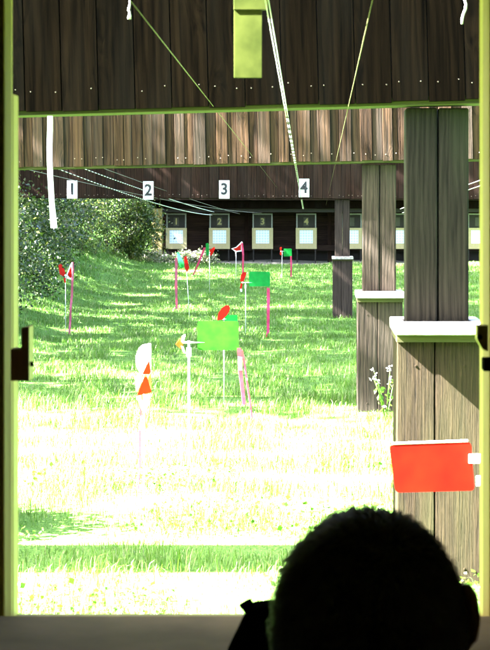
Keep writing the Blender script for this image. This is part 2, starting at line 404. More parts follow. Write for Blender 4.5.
prism([(WL-.07, WY), (WL-.0085, WY), (WL, WY+.0125), (WL, WY+.022), (WL-.07, WY+.022)], SILL-.06, HEAD+.06)      # splayed edges
prism([(WR+.07, WY), (WR+.07, WY+.062), (WR, WY+.062), (WR, WY+.0125), (WR+.0085, WY)], SILL-.06, HEAD+.06)
m.box((WL-.07, WY+.0225, SILL-.06), (WL+.001, WY+.066, 1.544))
m.box((WL+.0012, WY+.002, SILL-.06), (WR, WY+.062, SILL)); m.box((WL, WY+.002, HEAD), (WR, WY+.062, HEAD+.06))
frame = m.build('window_frame', M_PINE, hut, bevel=.002)
# turn latches on the jambs
def latch(pts, y0, y1, sx=1):
    m = MB(); n = len(pts)
    m.plate([(p[0], p[1]) for p in pts], y1-y0, Matrix.Translation((0, (y0+y1)/2, 0)))
    # daylight painted in: side facing the opening yellow, room face darker brown
    o = m.build('latch', [M_LATCH, M_PINE], frame, bevel=.0012)
    for p in o.data.polygons:
        if abs(p.normal.x) > .9: p.material_index = 1
    return o
d0 = 2.462
def lp(px, py): q = at(px, py, d0); return (q.x, q.z)
latch([lp(10.5, 381), lp(29.2, 381), lp(29.2, 326.5), lp(21, 328), lp(21, 349), lp(10.5, 349)], d0, d0+.036)
m = MB(); p = at(30.6, 364, d0+.012); m.tube([p, p+Vector((.004, 0, 0))], .0035, 8); m.build('screw', M_BLACK, frame)
latch([lp(477.5, 326), lp(489, 326), lp(489, 352), lp(483, 350), lp(477.5, 340)], d0+.01, d0+.036).data.materials[0] = M_PINE
m = MB(); p = at(479.5, 337, d0); m.tube([p, p+Vector((0, -.005, 0))], .0035, 8); m.build('screw', M_BLACK, frame)
m = MB(); q0 = at(483, 371, d0+.01); m.box((q0.x, d0+.004, q0.z), (q0.x+.02, d0+.034, q0.z+.018)); m.build('latch_stop', M_BLACK, frame, bevel=.002)

# shooting bench inside the window
bench = thing('shooting_bench', 'dull brown felt topped shooting bench under the window', 'bench', (0, 2.2, .05))
def bpart(name, lo, hi, mat, bevel=0):
    m = MB(); m.box([lo[0], lo[1]-2.2, lo[2]-.05], [hi[0], hi[1]-2.2, hi[2]-.05]); return m.build(name, mat, bench, bevel=bevel)
bpart('bench_top', (-1.1, 1.98, .757), (1.1, WY-.004, .802), M_BENCH, .004)
for x in (-1.03, .95):
    for y in (2.02, 2.38): bpart('leg', (x, y, .05), (x+.08, y+.08, .757), M_ROOM)
bpart('rail', (-.95, 2.39, .60), (.95, 2.43, .70), M_ROOM)

# ---------------------------------------------------------------- overhead baffles
def boards(mb, x0, x1, y, z0, z1, w, th, gap=.004, alt=0, jz=.004, mi=0, warp=.0, wj=0.0):
    x = x0; k = 0
    while x < x1 - .01:
        ww = w * (1 + random.uniform(-wj, wj))
        if alt: ww = (w if k % 2 == 0 else alt) * (1 + random.uniform(-wj, wj))
        t = th if not alt or k % 2 == 0 else th * .25
        yy = y - t + random.uniform(-warp, warp)
        a = random.uniform(-.5, .5) * warp
        M = Matrix.Translation((x + ww/2, yy, 0)) @ Matrix.Rotation(a, 4, 'Z')
        mb.box((-ww/2 + gap/2, 0, z0 + random.uniform(-jz, jz)), (ww/2 - gap/2, t + .004, z1), mi, M)
        x += ww; k += 1

def nails(mb, x0, x1, w, y, zs, r=.003, off=.3):
    x = x0 + w/2
    while x < x1:
        for z in zs:
            for s in (-off, off):
                if random.random() < .15: continue
                px = x + s*w + random.uniform(-.008, .008); pz = z + random.uniform(-.012, .012)
                mb.ball((px, y, pz), (r, r*.7, r), 6)
        x += w

def baffle(label, d, x0, x1, zb, h, th, tilt, w, mat, alt, bth, shade_ledge, undermat, nail_z, group, nr=.003, warp=0, wj=.0, core=.02):
    t = thing('range_baffle', label, 'baffle', (0, d, zb), 0, group)
    t.rotation_euler = (0, tilt, 0)
    m = MB(); boards(m, x0, x1, 0, 0, h, w, bth, alt=alt, warp=warp, wj=wj); m.build('board_cladding', mat, t, bevel=.0015, seg=1)
    m = MB(); m.box((x0, .006, core), (x1, th, h)); m.build('core', M_DEEP, t)
    m = MB(); m.box((x0, .0055, -.012), (x1, th+.03, core-.002)); m.build('bottom_board', undermat, t, bevel=.002)
    m = MB(); m.box((x0-.05, -shade_ledge, h+.003), (x1+.05, th+.08, h+.035)); m.build('coping', M_REDWOODX, t)  # unseen ledge added to shade the boards below
    m = MB(); nails(m, x0, x1, w if not alt else (w+alt), -bth-.0005, nail_z, nr); m.build('nail', M_NAIL, t)['kind'] = 'stuff'
    return t
grp = 'wooden baffles hung across the range'
# heights of bottom edges on the axis come from the pillars
Z1 = CAMZ + (HY - 104.5) * 6.55 / F; Z2 = CAMZ + (HY - 162) * 12.35 / F; Z3 = CAMZ + (HY - 198.5) * 28.0 / F
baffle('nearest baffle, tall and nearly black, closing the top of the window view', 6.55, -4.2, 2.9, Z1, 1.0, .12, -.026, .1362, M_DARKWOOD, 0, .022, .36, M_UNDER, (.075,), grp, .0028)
baffle('middle baffle of orange brown battens showing below the black one', 12.35, -5.0, 3.4, Z2, .95, .2, -.019, .082, M_STRIPE, .064, .017, .03, M_UNDER, (.05,), grp, .004, .006, .15)
baffle('farthest baffle, dark red brown boards carrying the white number plates', 28.0, -6.0, 4.5, Z3, .95, .15, .004, .15, M_REDWOOD, 0, .02, .12, M_REDWOODX, (.045,), grp, .007, .006)

# pillars
def pillar(label, d, ztop, zcap, mats, group):
    g = float(gz(.47, d))
    t = thing('baffle_pillar', label, 'pillar', (.47, d, g), 0, group)
    m = MB(); m.box((-.12, .06, 0), (-.003, .22, ztop-g-.016)); m.build('timber', mats[0], t, bevel=.006)
    m = MB(); m.box((.003, .065, 0), (.116, .22, ztop-g-.016)); m.build('timber', mats[0], t, bevel=.006)
    zc = zcap - g; a = .157
    m = MB()
    for (x0, x1) in ((-a, -.022), (-.017, a)): m.box((x0, -.05, -.05), (x1, -.022, zc-.05))
    m.box((-a, -.0215, -.05), (-a+.025, .33, zc-.05)); m.box((a-.025, -.0215, -.05), (a, .33, zc-.05)); m.box((-a+.026, .30, -.05), (a-.026, .329, zc-.05))
    for s in (-.09, .09):
        for z in (.06, zc-.16): m.ball((s, -.05, z), (.006, .003, .006), 8)
    m.build('box', mats[1], t, bevel=.003)
    # cap frame of four boards round the timbers, so the posts pass through it
    m = MB(); b = a + .012
    def ring(z0, z1, b, y0, y1):
        m.box((-b, y0, z0), (b, .045, z1)); m.box((-b, .235, z0), (b, y1, z1))
        m.box((-b, .0455, z0), (-.128, .2345, z1)); m.box((.124, .0455, z0), (b, .2345, z1))
    ring(zc-.042, zc, b, -.112, .36); m.build('cap', M_CAP, t, bevel=.004)
    m = MB(); ring(zc-.07, zc-.0425, a+.004, -.075, .34); m.build('cap_batten', M_UNDER, t)
    return t
pg = 'boxed timber pillars under the baffles'
pillar('nearest boxed pillar, tall grey green posts above a white cap beside the window', 6.56, Z1+.008, CAMZ-(323-HY)*6.5/F, (M_POST, M_BOX), pg)
pillar('second boxed pillar with pale cap, its lit grey timbers standing behind the nearest one', 12.36, Z2, CAMZ-(292-HY)*12.3/F, (M_POST2, M_POST2), pg)
pillar('farthest and darkest boxed pillar, standing in the shaded lawn before the targets', 28.01, Z3, CAMZ-(256.5-HY)*28/F, (M_POST3, M_POST3), pg)

# number plates
def text_mesh(txt, size, depth, mat, name, parent, loc, bold=True):
    cu = bpy.data.curves.new(name, 'FONT'); cu.body = txt; cu.size = size; cu.extrude = depth; cu.align_x = 'CENTER'; cu.align_y = 'CENTER'
    if bold: cu.offset = size*.028
    tmp = bpy.data.objects.new('tmp', cu); COL.objects.link(tmp)
    dg = bpy.context.evaluated_depsgraph_get(); dg.update()
    me = bpy.data.meshes.new_from_object(tmp.evaluated_get(dg)); me.name = name
    bpy.data.objects.remove(tmp); me.materials.clear(); me.materials.append(mat)
    o = bpy.data.objects.new(name, me); COL.objects.link(o); o.parent = parent
    o.location = loc; o.rotation_euler = (R(90), 0, 0)
    return o
for i, (px, py) in enumerate(((72, 189.5), (148.2, 190.5), (224.2, 189.5), (304, 188))):
    p = at(px, py, 27.93)
    t = thing('number_plate', 'white lane number plate reading %d on the farthest baffle' % (i+1), 'number plate', (p.x, 27.955, p.z), 0, 'lane number plates')
    m = MB(); m.box((-.083, -.012, -.145), (.083, 0, .145)); m.build('plate', M_WHITE, t, bevel=.003)
    for s in (-.1, .1): m = MB(); m.ball((0, -.013, s*1.25), .005, 8); m.build('screw', M_STEEL, t)
    o = text_mesh(str(i+1), .25, .002, M_INK, 'numeral', t, (0, -.0145, 0)); o.scale = (.95, 1.0, 1)

# ---------------------------------------------------------------- target shed and targets at fifty metres
DS = 50.0
shed = thing('target_shed', 'long dark brown target shed at the far end of the lawn', 'shed', (0, DS, 0))
def spart(name, lo, hi, mat, bevel=.004):
    m = MB(); m.box(lo, hi); return m.build(name, mat, shed, bevel=bevel)
SX0, SX1 = -4.56, 6.2
m = MB()
for k in range(11):
    z = .36 + k*.14; m.box((SX0+.05, 1.3+random.uniform(0, .008), z), (SX1, 1.325, z+.136))
m.box((SX0+.05, 1.326, .33), (SX1, 1.345, 1.79))
m.build('back_wall', M_REDWOODX, shed)
spart('post', (-4.57, -.1, -.2), (-4.28, .16, 1.56), M_YPOST, .02)
for x in (-1.98, .42, 2.9, 5.3): spart('post', (x, .9, -.2), (x+.12, 1.02, 1.56), M_REDWOOD)
spart('front_beam', (SX0-.1, -.12, 1.56), (SX1, .1, 1.78), M_DARKWOOD)
spart('roof', (SX0-.3, -.35, 1.79), (SX1+.3, 1.7, 1.87), M_REDWOODX)
spart('rail', (SX0+.3, .72, .34), (SX1, .76, .50), M_REDWOODX)
spart('bottom_wall', (SX0+.05, 1.5, -.3), (SX1, 1.56, .36), M_DEEP)  # black sheet standing in for the shade in the open bottom
m = MB(); m.box((SX0+.05, -.0, 1.45), (SX1, .12, 1.55)); m.build('conveyor_rail', M_DEEP, shed)

def target(i, px):
    x = (px - VX) * DS / F
    t = thing('target', '', 'target', (x, DS+.35, 0), 0, 'targets in the shed')
    Y = 0.0
    for s in (-.26, .26):
        m = MB(); m.box((s-.018, Y+.03, -.25), (s+.018, Y+.07, .42)); m.build('leg', M_DEEP, t)
    zb, zt = 1.37-(249.2-HY)*DS/F, 1.37-(228-HY)*DS/F
    m = MB(); m.box((-.3, Y, zb), (.3, Y+.02, zt)); m.build('board', M_BOARD, t, bevel=.004)
    pa = MB(); pa.box((-.19, Y-.006, zb+.16), (.19, Y-.001, zt-.07)); pp = pa.build('target_paper', M_PAPER, t)
    z2 = 1.37-(213.5-HY)*DS/F
    m = MB()
    m.box((-.285, Y, zt+.003), (-.25, Y+.03, z2)); m.box((.25, Y, zt+.003), (.285, Y+.03, z2)); m.box((-.249, Y, z2-.035), (.249, Y+.03, z2))
    m.build('frame', M_FRAME, t)
    m = MB(); m.box((-.249, Y+.02, zt+.003), (.249, Y+.03, z2-.036)); m.build('frame_back', M_DEEP, t)
    m = MB(); m.box((-.075, Y+.008, zt+.05), (.075, Y+.018, zt+.30)); c = m.build('number_card', M_CARD, t)
    if i <= 4:
        o = text_mesh(str(i), .25, .002, M_CARDNUM, 'numeral', c, (0, Y+.004, zt+.175))
    return t
tl = ['target frame at far left of the shed behind number plate 2, card reading 1', 'target frame holding card 2, hung below number plate 3',
      'target frame holding card 3, third from the yellow shed post', 'target frame holding card 4, straight under number plate 4',
      'target frame half hidden behind the farthest pillar, right of it', 'target frame seen in the slit left of the tall grey green pillar', None,
      'rightmost target frame, seen past the right side of the tall pillar']
for i, px in enumerate((175.3, 218.8, 262.2, 306.2, 352, 398, None, 479)):
    if px: target(i+1, px)['label'] = tl[i]

# ---------------------------------------------------------------- ropes and cords
def rope(name, label, cat, a, b, r, mat, sag=0.0, n=24, group=None, strands=1, sep=.0, r2=None):
    a = Vector(a); b = Vector(b); m = MB(); r2 = r2 or r
    for s in range(strands):
        pts = []
        for i in range(n+1):
            u = i/n; p = a.lerp(b, u); p.z -= sag*4*u*(1-u)
            p.x += (s - (strands-1)/2)*(sep + u*r2*1.6)
            pts.append(p - a)
        m.tube(pts, [r+(r2-r)*i/n for i in range(n+1)], 8)
    o = m.build(name, mat, None, smooth=True); o.location = a
    return tag(o, label, cat, group)
tg = 'transport ropes running to the targets'
rope('transport_rope', 'black and white twisted double rope dropping steeply to the plate reading 4', 'rope', at(266.5, -2, 3.26), at(303.2, 209, 49.9), .0008, M_ROPEFAR, 0, 60, tg, 2, .0062, .008)
rope('transport_rope', 'upper dashed white rope slanting over plates 1 and 2 at left', 'rope', at(-20, 129.5, 13.2), at(214, 212, 49.9), .0035, M_ROPE, .05, 60, tg, r2=.009)
rope('transport_rope', 'lower dashed white rope slanting to the first target frame at left', 'rope', at(-20, 138, 13.2), at(212, 215, 49.9), .0035, M_ROPE, .12, 60, tg, r2=.009)
cg = 'thin slack cords'
rope('thin_cord', 'thin olive cord slanting down right from beside the left white cord end', 'cord', at(130, 0, 3.26), at(286, 199, 49.9), .0010, M_CORD, 0, 40, cg)
rope('thin_cord', 'thin olive cord slanting down left at the right of the double rope', 'cord', at(373, -2, 3.26), at(326, 205, 49.9), .0010, M_CORD, 0, 40, cg)
rope('thin_cord', 'thin grey wire above the dashed white ropes at left', 'wire', at(-20, 122, 13.2), at(240, 214, 49.9), .003, M_DARKCORD, .05, 40, cg)
rope('thin_cord', 'lowest faint grey wire crossing below plate 1 at left', 'wire', at(-20, 158, 16), at(262, 213, 49.9), .003, M_DARKCORD, .1, 40, cg)
rope('transport_rope', 'upper white rope in the slit right of the tall pillar', 'rope', at(520, 166, 16), at(400, 209, 49.9), .006, M_WHITE, 0, 20, tg)
rope('transport_rope', 'lower white rope in the slit right of the tall pillar', 'rope', at(520, 172, 16), at(402, 213, 49.9), .006, M_WHITE, 0, 20, tg)

# ribbon, slip and cord ends
def ribbon(pts, wds, mat, name, parent=None, th=.0012, tw=0.0, faceto=(1, 0, 0)):
    m = MB(); vv = []; n = len(pts)
    for i, p in enumerate(pts):
        ang = tw*i/(n-1); side = Vector((math.cos(ang), math.sin(ang), 0)) if faceto == (1,0,0) else Vector(faceto)
        nn = Vector((-side.y, side.x, 0)); wd = wds[i] if hasattr(wds, '__len__') else wds
        p = Vector(p)
        vv += [p - side*wd/2 - nn*th/2, p + side*wd/2 - nn*th/2, p + side*wd/2 + nn*th/2, p - side*wd/2 + nn*th/2]
    ff = [(0, 1, 2, 3), tuple((n-1)*4+k for k in (3, 2, 1, 0))]
    for i in range(n-1):
        for k in range(4): ff.append((i*4+k, i*4+(k+1) % 4, (i+1)*4+(k+1) % 4, (i+1)*4+k))
    m.add(vv, ff); return m.build(name, mat, parent, smooth=False)
p0 = at(50, 119, 6.5)
pts = [at(x, y, 6.5+.012*math.sin(i)) - p0 for i, (x, y) in enumerate(((50, 116), (50, 130), (49.4, 145), (49.6, 160), (50.2, 175), (51, 190), (52, 205), (53, 217), (54, 228)))]
o = ribbon(pts, [.02]*7+[.023, .024], M_WRIB, 'hanging_ribbon'); o.location = p0; o.data.polygons.foreach_set('use_smooth', [False]*len(o.data.polygons))
tag(o, 'white fabric ribbon hanging from the nearest baffle at left', 'ribbon')
p0 = at(248, 5, 3.66)
slip = thing('hanging_slip', 'lime yellow plastic slip hanging at the top of the window', 'plastic slip', p0)
k = 3.66/F
m = MB(); m.box((-14*k, -.002, -73*k), (14*k, .002, 0)); m.build('slip', M_SLIP, slip, bevel=.0008)
m = MB(); m.box((-14.3*k, -.0045, -5*k), (20*k, .0045, 9*k)); m.build('clip', M_SLIP, slip, bevel=.001)
m = MB(); m.box((14*k, -.003, 9*k), (16*k, .003, 14*k)); m.build('hook', M_STEEL, slip)
def cord_end(label, pxs, r):
    d = 3.662; a = at(*pxs[0], d); m = MB()
    m.tube([at(x, y, d)-a for x, y in pxs], r, 8)
    o = m.build('cord_end', M_WHITE, None, smooth=True); o.location = a; return tag(o, label, 'cord end', 'white cord ends under the eave')
cord_end('frayed white cord end hanging at the top left of the window', [(130, -9), (129.8, 4), (129, 8), (128.6, 10), (129.6, 12), (129.6, 16), (129.2, 19)], [.0014, .0014, .0022, .0024, .0015, .003, .0036])
cord_end('curled white cord end hanging at the top right of the window', [(462, -9), (466, 4), (465.5, 9), (463.4, 14), (462.2, 19), (462, 24)], [.0014, .0022, .0024, .0022, .0024, .0018])

# ---------------------------------------------------------------- wind flags
def rrect(x0, z0, x1, z1, r, n=4):
    out = []
    for cx, cz, a0 in ((x1-r, z1-r, 0), (x0+r, z1-r, 90), (x0+r, z0+r, 180), (x1-r, z0+r, 270)):
        for k in range(n+1):
            a = R(a0 + 90*k/n); out.append((cx+r*math.cos(a), cz+r*math.sin(a)))
    return out
def blade_outline(Rr, wf):
    pts = []
    for u in (.12, .3, .5, .7, .85, .95, 1.0): pts.append((u*Rr, wf*Rr*(.18+.82*math.sin(min(1, u/.72)*math.pi/2))*(1 if u < .8 else math.sqrt(max(0.02, 1-((u-.8)/.2)**2)))))
    return [(a, b) for a, b in pts] + [(a, -b) for a, b in reversed(pts)]

def windflag(label, bx, by, hy, yaw, vane, prop, vmat, pmats, streamers=(), d=None, pole_r=.006, lean=0.0, phase=0, nbl=4, wf=.42, collar=True, pitch=58, folded=(), vane_px=None):
    """bx,by: foot of the pole; hy: height of its arm; vane: (gap,len,up,down) and prop: (offset,radius), all in photo pixels at the flag's own distance"""
    d = d or ground_hit(bx, by)
    k = d / F; base = at(bx, by, d); base.z = float(gz(base.x, d)) - .03
    t = thing('wind_flag', label, 'wind flag', base, 0, 'wind flags')
    h = at(bx, hy, d).z - base.z; top = Vector((lean*k, 0, h))
    m = MB(); m.tube([(0, 0, 0), top*.5, top - Vector((0, 0, .012))], pole_r, 10); m.build('pole', M_WPOLE if collar else M_STEEL, t, smooth=True)
    if collar:
        m = MB(); m.tube([top*1 - Vector((0, 0, .075)), top*1 - Vector((0, 0, .028))], pole_r*2.0, 12); m.build('collar', M_PLASTIC, t)
    rot = Matrix.Translation(top) @ Matrix.Rotation(yaw, 4, 'Z')
    gap, vl, up, dn = [v*k for v in vane]; po, pr = [v*k for v in prop]
    m = MB(); a = [rot @ Vector(v) for v in ((-po, 0, 0), (0, 0, 0), (gap+vl*.18, 0, 0))]
    m.tube([a[0], a[1]], pole_r*.75, 8); m.tube([a[1], a[2]], [pole_r*.75, pole_r*.25], 8)
    m.ball(top, pole_r*1.5, 10); m.build('arm', M_PLASTIC, t, smooth=True)
    if vl:
        m = MB(); m.plate(rrect(gap, -dn, gap+vl, up, min(vl, up+dn)*.09), .003, rot); v = m.build('vane', vmat, t)
    if vane_px:
        pts_ = [at(x, y, d) - base for x, y in vane_px]; ol = []
        for i in range(len(pts_)):        # rounded corners
            a0, a1, a2 = pts_[i-1], pts_[i], pts_[(i+1) % len(pts_)]; q0 = a1 + (a0-a1).normalized()*.011; q2 = a1 + (a2-a1).normalized()*.011
            for u in (0, .25, .5, .75, 1): w2 = q0.lerp(a1, u).lerp(a1.lerp(q2, u), u); ol.append((w2.x, w2.z))
        m = MB(); m.plate(ol, .004); v = m.build('vane', vmat, t)
        m = MB(); e0 = pts_[1].lerp(pts_[2], .04); e1 = pts_[1].lerp(pts_[2], .96); m.tube([e0+Vector((0, 0, .003)), e1+Vector((0, 0, .003))], .0035, 8); m.build('edge_bead', M_PLASTIC, v)  # white strip painted in as the highlight along the top edge
        cpt = at(vane_px[2][0], vane_px[2][1]+15, d) - base
        m = MB(); m.box((cpt.x-.006, -.008, cpt.z-.016), (cpt.x+.03, .008, cpt.z+.008)); m.build('vane_clip', M_PLASTIC, t, bevel=.002)
        cpt = at(vane_px[3][0], vane_px[3][1]-10, d) - base
        m = MB(); m.box((cpt.x+.004, -.008, cpt.z-.014), (cpt.x+.04, .008, cpt.z+.012)); m.build('vane_clip', M_PLASTIC, t, bevel=.002)
    hub = rot @ Vector((-po, 0, 0))
    m = MB(); m.ball(hub, pr*.13, 10); m.build('hub', M_PLASTIC, t, smooth=True)
    for b in range(nbl):
        M = rot @ Matrix.Translation((-po, 0, 0)) @ Matrix.Rotation(phase + b*2*math.pi/nbl, 4, 'X') @ Matrix.Rotation(R(-90), 4, 'Y') @ Matrix.Rotation(R(pitch), 4, 'X')
        m = MB(); m.plate(blade_outline(pr, wf), .003, M); m.build('blade', pmats[b % len(pmats)], t)
    for i, (pts, mat, tw) in enumerate(folded):          # blades of a folded sheet turbine, each turned about its own upright
        cx = sum(p[0] for p in pts)/len(pts); c0 = at(cx, hy, d) - base
        ol = [((x-cx)*k/math.cos(tw), (hy-y)*k) for x, y in pts]
        m = MB(); m.plate(ol, .002, Matrix.Translation((c0.x, -.01-.006*i, c0.z)) @ Matrix.Rotation(tw, 4, 'Z')); m.build('blade', mat, t)
    for (pts, wd, mat) in streamers:
        q = [at(x, y, d - .02) - base for x, y in pts]
        # resample with a gentle flutter
        out = []
        for i in range(len(q)-1):
            for s in range(5):
                u = s/5; pnt = q[i].lerp(q[i+1], u); out.append(pnt)
        out.append(q[-1])
        for i, pnt in enumerate(out): pnt.y += .02*math.sin(i*.9)
        ribbon(out, wd*k, mat, 'streamer', t, tw=random.uniform(.6, 1.3))
    return t
M_WPOLE = plain('pale_aluminium_tube', (.6, .6, .58), .35, .3, var=.05)

windflag('light green wind flag with orange propeller on a white pole, nearest in the middle', 189, 470, 342.5, 0, (8.5, 41, 21.5, 7.5), (8, 5), M_LIMEV, [M_ORBLADE],
         [([(239, 348), (240.5, 370), (244, 405)], 4.2, M_PALEPINK), ([(242, 350), (247, 380), (252, 418)], 2.0, M_PALEPINK)], pole_r=.0068, nbl=0, folded=(
         ([(176, 344), (179.5, 339), (182.5, 342.5), (183.5, 350), (180, 348)], M_ORBLADE, .3), ([(182, 336), (185.3, 333.8), (185.6, 336), (183.6, 341.5), (181.4, 341.5)], M_WBLADE, -.3),
         ([(180.5, 339), (182.2, 336.2), (182.6, 343)], M_ORBLADE, -.2), ([(181.5, 345.5), (183.6, 346), (186.2, 353.5), (183.8, 352)], M_WBLADE, .3)))
windflag('white and orange red folded sheet turbine, in front of the other wind flags at left', 144, 517, 374, R(90), (3, 0, 0, 0), (2, 10), M_WBLADE, [M_WBLADE],
         [([(140.5, 408), (140.5, 430), (139, 480), (138, 513)], 1.6, M_PALEPINK)], pole_r=.0045, nbl=0, folded=(
         ([(151, 343.5), (151.3, 374), (149.5, 374), (149, 360), (149, 343)], M_WBLADE, .7),
         ([(141, 374), (136.5, 366), (136, 356), (139, 348), (143, 344.5), (149.5, 343), (150.3, 352), (149, 361), (143.5, 373)], M_WBLADE, -.3),
         ([(143, 373.5), (149.3, 359), (151.4, 374)], M_ORANGELIT, .45),
         ([(135.5, 376), (141, 374.5), (143.5, 379), (138, 391), (136.5, 390)], M_PALEOR, -.5),
         ([(151.3, 372), (148.5, 377), (152.2, 389)], M_PALEOR, .5),
         ([(145, 375.5), (148, 376.5), (152.3, 391.5), (138, 394.5)], M_ORANGELIT, .25),
         ([(137, 395.2), (151.8, 392.3), (150.5, 402), (147, 410), (143, 410)], M_PALEOR, -.2)))
windflag('small green wind flag with one big red blade, half behind the light green one', 224, 402, 319.0, 0, (1, 12.5, 4.0, 2.5), (1.5, 7), M_GREENV, [M_RED],
         [], nbl=0, pole_r=.0045, folded=(([(217.5, 320), (218.5, 313), (222, 308), (226, 305.2), (229, 305.4), (230, 308), (229, 312), (226, 316), (222.5, 319.5)], M_RED, .3),))
windflag('green wind flag with red propeller and pink streamer, mid lawn in the centre', 245.5, 336, 282.6, 0, (3.5, 21, 10.8, 3.8), (3, 7), M_GREENV, [M_RED],
         [([(268.3, 288), (268.3, 310), (268, 332), (266.2, 338)], 3.0, M_PINK)], pole_r=.0055, nbl=0, folded=(
         ([(240.3, 281.5), (241, 275), (243, 272.2), (246, 272), (246.2, 275), (243.5, 281.5)], M_RED, .3), ([(240.6, 283.5), (242.6, 283), (241.8, 288.5), (240, 288.5)], M_RED, .2), ([(240, 288.8), (242, 288.8), (242.2, 291.5), (240.8, 292)], M_WBLADE, .2)))
windflag('red two bladed wind flag with pink streamer, alone at the left below the bank', 65.5, 335, 275.5, R(90), (2, 0, 0, 0), (1, 8), M_RED, [M_RED],
         [([(72.6, 262), (72.6, 280), (71.4, 300), (70.2, 318), (69.6, 334)], 2.2, M_PALEPINK)], pole_r=.0045, nbl=0, folded=(
         ([(58.8, 265), (61, 263.8), (63.4, 267), (65.4, 273.5), (63.5, 276.5), (60, 274)], M_RED, .5), ([(66.4, 274), (71, 263.5), (72.4, 262), (72.8, 263), (72.6, 276), (71, 279.5), (66.6, 278.5)], M_WBLADE, -.4),
         ([(67.6, 275), (71.4, 265.5), (72.2, 276), (70.6, 278)], M_RED, -.4), ([(63.8, 278), (66.2, 277.6), (66, 283), (64.6, 282.6)], M_RED, .2)))
windflag('green wind flag whose long pink streamer reaches the lawn, left of the far group', 189.6, 318, 264, R(150), (2.5, 0, 0, 0), (0.5, 6), M_GREENV, [M_RED],
         [([(176.2, 258), (176.2, 285), (176.6, 309)], 2.6, M_PALEPINK)], pole_r=.0055, lean=-3.4, nbl=0, folded=(
         ([(176.6, 252.5), (179, 252), (183.8, 262), (184, 267.5), (180.5, 268), (178, 261)], M_GREENV, -.5), ([(184.4, 257), (186.6, 255.5), (187.6, 261), (189.2, 268), (187, 272.5), (185, 268)], M_RED, .5)))
windflag('wind flag with a green vane edge on and a slanting pink streamer before target 2', 209.5, 292, 252.5, R(105), (1.5, 0, 0, 0), (1, 5), M_GREENV, [M_RED],
         [([(204.6, 247.5), (199, 262), (193.2, 275)], 2.2, M_PINK)], pole_r=.006, nbl=0, folded=(
         ([(205.8, 243.6), (207.6, 243), (209, 244), (208.8, 255), (206.4, 256)], M_GREENV, .5), ([(209.6, 250), (214.6, 246.6), (215, 249), (212.6, 254), (209.8, 257)], M_RED, -.3)))
windflag('red and white wind flag with an upright pink streamer in front of target 3', 236, 281, 249.5, R(70), (1, 0, 0, 0), (0, 5), M_RED, [M_RED],
         [([(242, 243), (243.2, 255), (242.8, 272), (242.4, 281)], 1.9, M_PINK)], pole_r=.006, nbl=0, folded=(
         ([(231.5, 248.6), (236, 247), (241.8, 241.4), (242.8, 243), (242, 251.5), (235.6, 252)], M_WBLADE, .3), ([(232.5, 248.8), (236.6, 247.6), (241, 243.8), (241, 250.2), (236.4, 250.8)], M_RED, .3)))
windflag('smallest and farthest green wind flag with a red streamer, before target 4', 282, 277.5, 251.2, 0, (1.6, 8.2, 2.6, 5.2), (1.2, 4.2), M_GREENV, [M_RED],
         [([(291, 256), (291.2, 266), (291, 279)], 1.7, M_PINK)], pole_r=.0065, phase=.2)
windflag('large orange red vane of a wind flag close by, across the nearest pillar', 489.5, 640, 455.5, math.pi, (14, 0, 0, 0), (8, 28), M_ORANGE, [M_ORANGE, M_WBLADE],
         [], d=4.55, pole_r=.0065, phase=.6, vane_px=((395.5, 492.5), (389, 445), (471, 442), (474.5, 490.5)))

# ---------------------------------------------------------------- spotting scope on the bench
sc = thing('spotting_scope', 'black spotting scope on the bench left of the dark haired head', 'scope', (-.012, 2.1, .802))
k = 2.1/F
def sx(px, py): p = at(px, py, 2.1); return (p.x+.012, p.z-.802)
m = MB()
prof = [sx(226, 650), sx(243, 615), sx(250, 602.5), sx(268, 600.5), sx(300, 602), sx(312, 616), sx(322, 650), sx(318, 672), sx(230, 672)]
prof = [(x, z-.008 if z > .02 else z) for x, z in prof]; m.plate(prof, .05, Matrix.Translation((0, .025, 0))); m.build('prism_housing', M_BLACK, sc, bevel=.007, seg=3)
m = MB(); c = sx(276, 655); m.tube([(c[0], .051, c[1]-.012), (c[0], .08, c[1]-.014), (c[0], .19, c[1]-.022)], [.022, .024, .026], 24); m.build('objective_tube', M_BLACK, sc, smooth=True)
m = MB(); m.tube([(c[0], -.05, c[1]), (c[0], -.001, c[1])], [.02, .022], 20); m.build('eyepiece', M_BLACK, sc, smooth=True)
a = sx(250, 616); b = sx(245.2, 607)
m = MB(); m.tube([(a[0], .02, a[1]), (b[0], .02, b[1])], [.0065, .0080], 14); m.tube([(a[0]*.25+b[0]*.75, .02, a[1]*.25+b[1]*.75), (b[0]-.001, .02, b[1]+.002)], [.0085, .0085], 14); m.build('focus_knob', M_BLACK, sc)
m = MB(); m.box((-.05, -.03, 0), (.07, .09, .012)); m.box((0.0, .01, .0125), (.024, .04, prof[7][1]+.002)); m.build('foot', M_BLACK, sc)

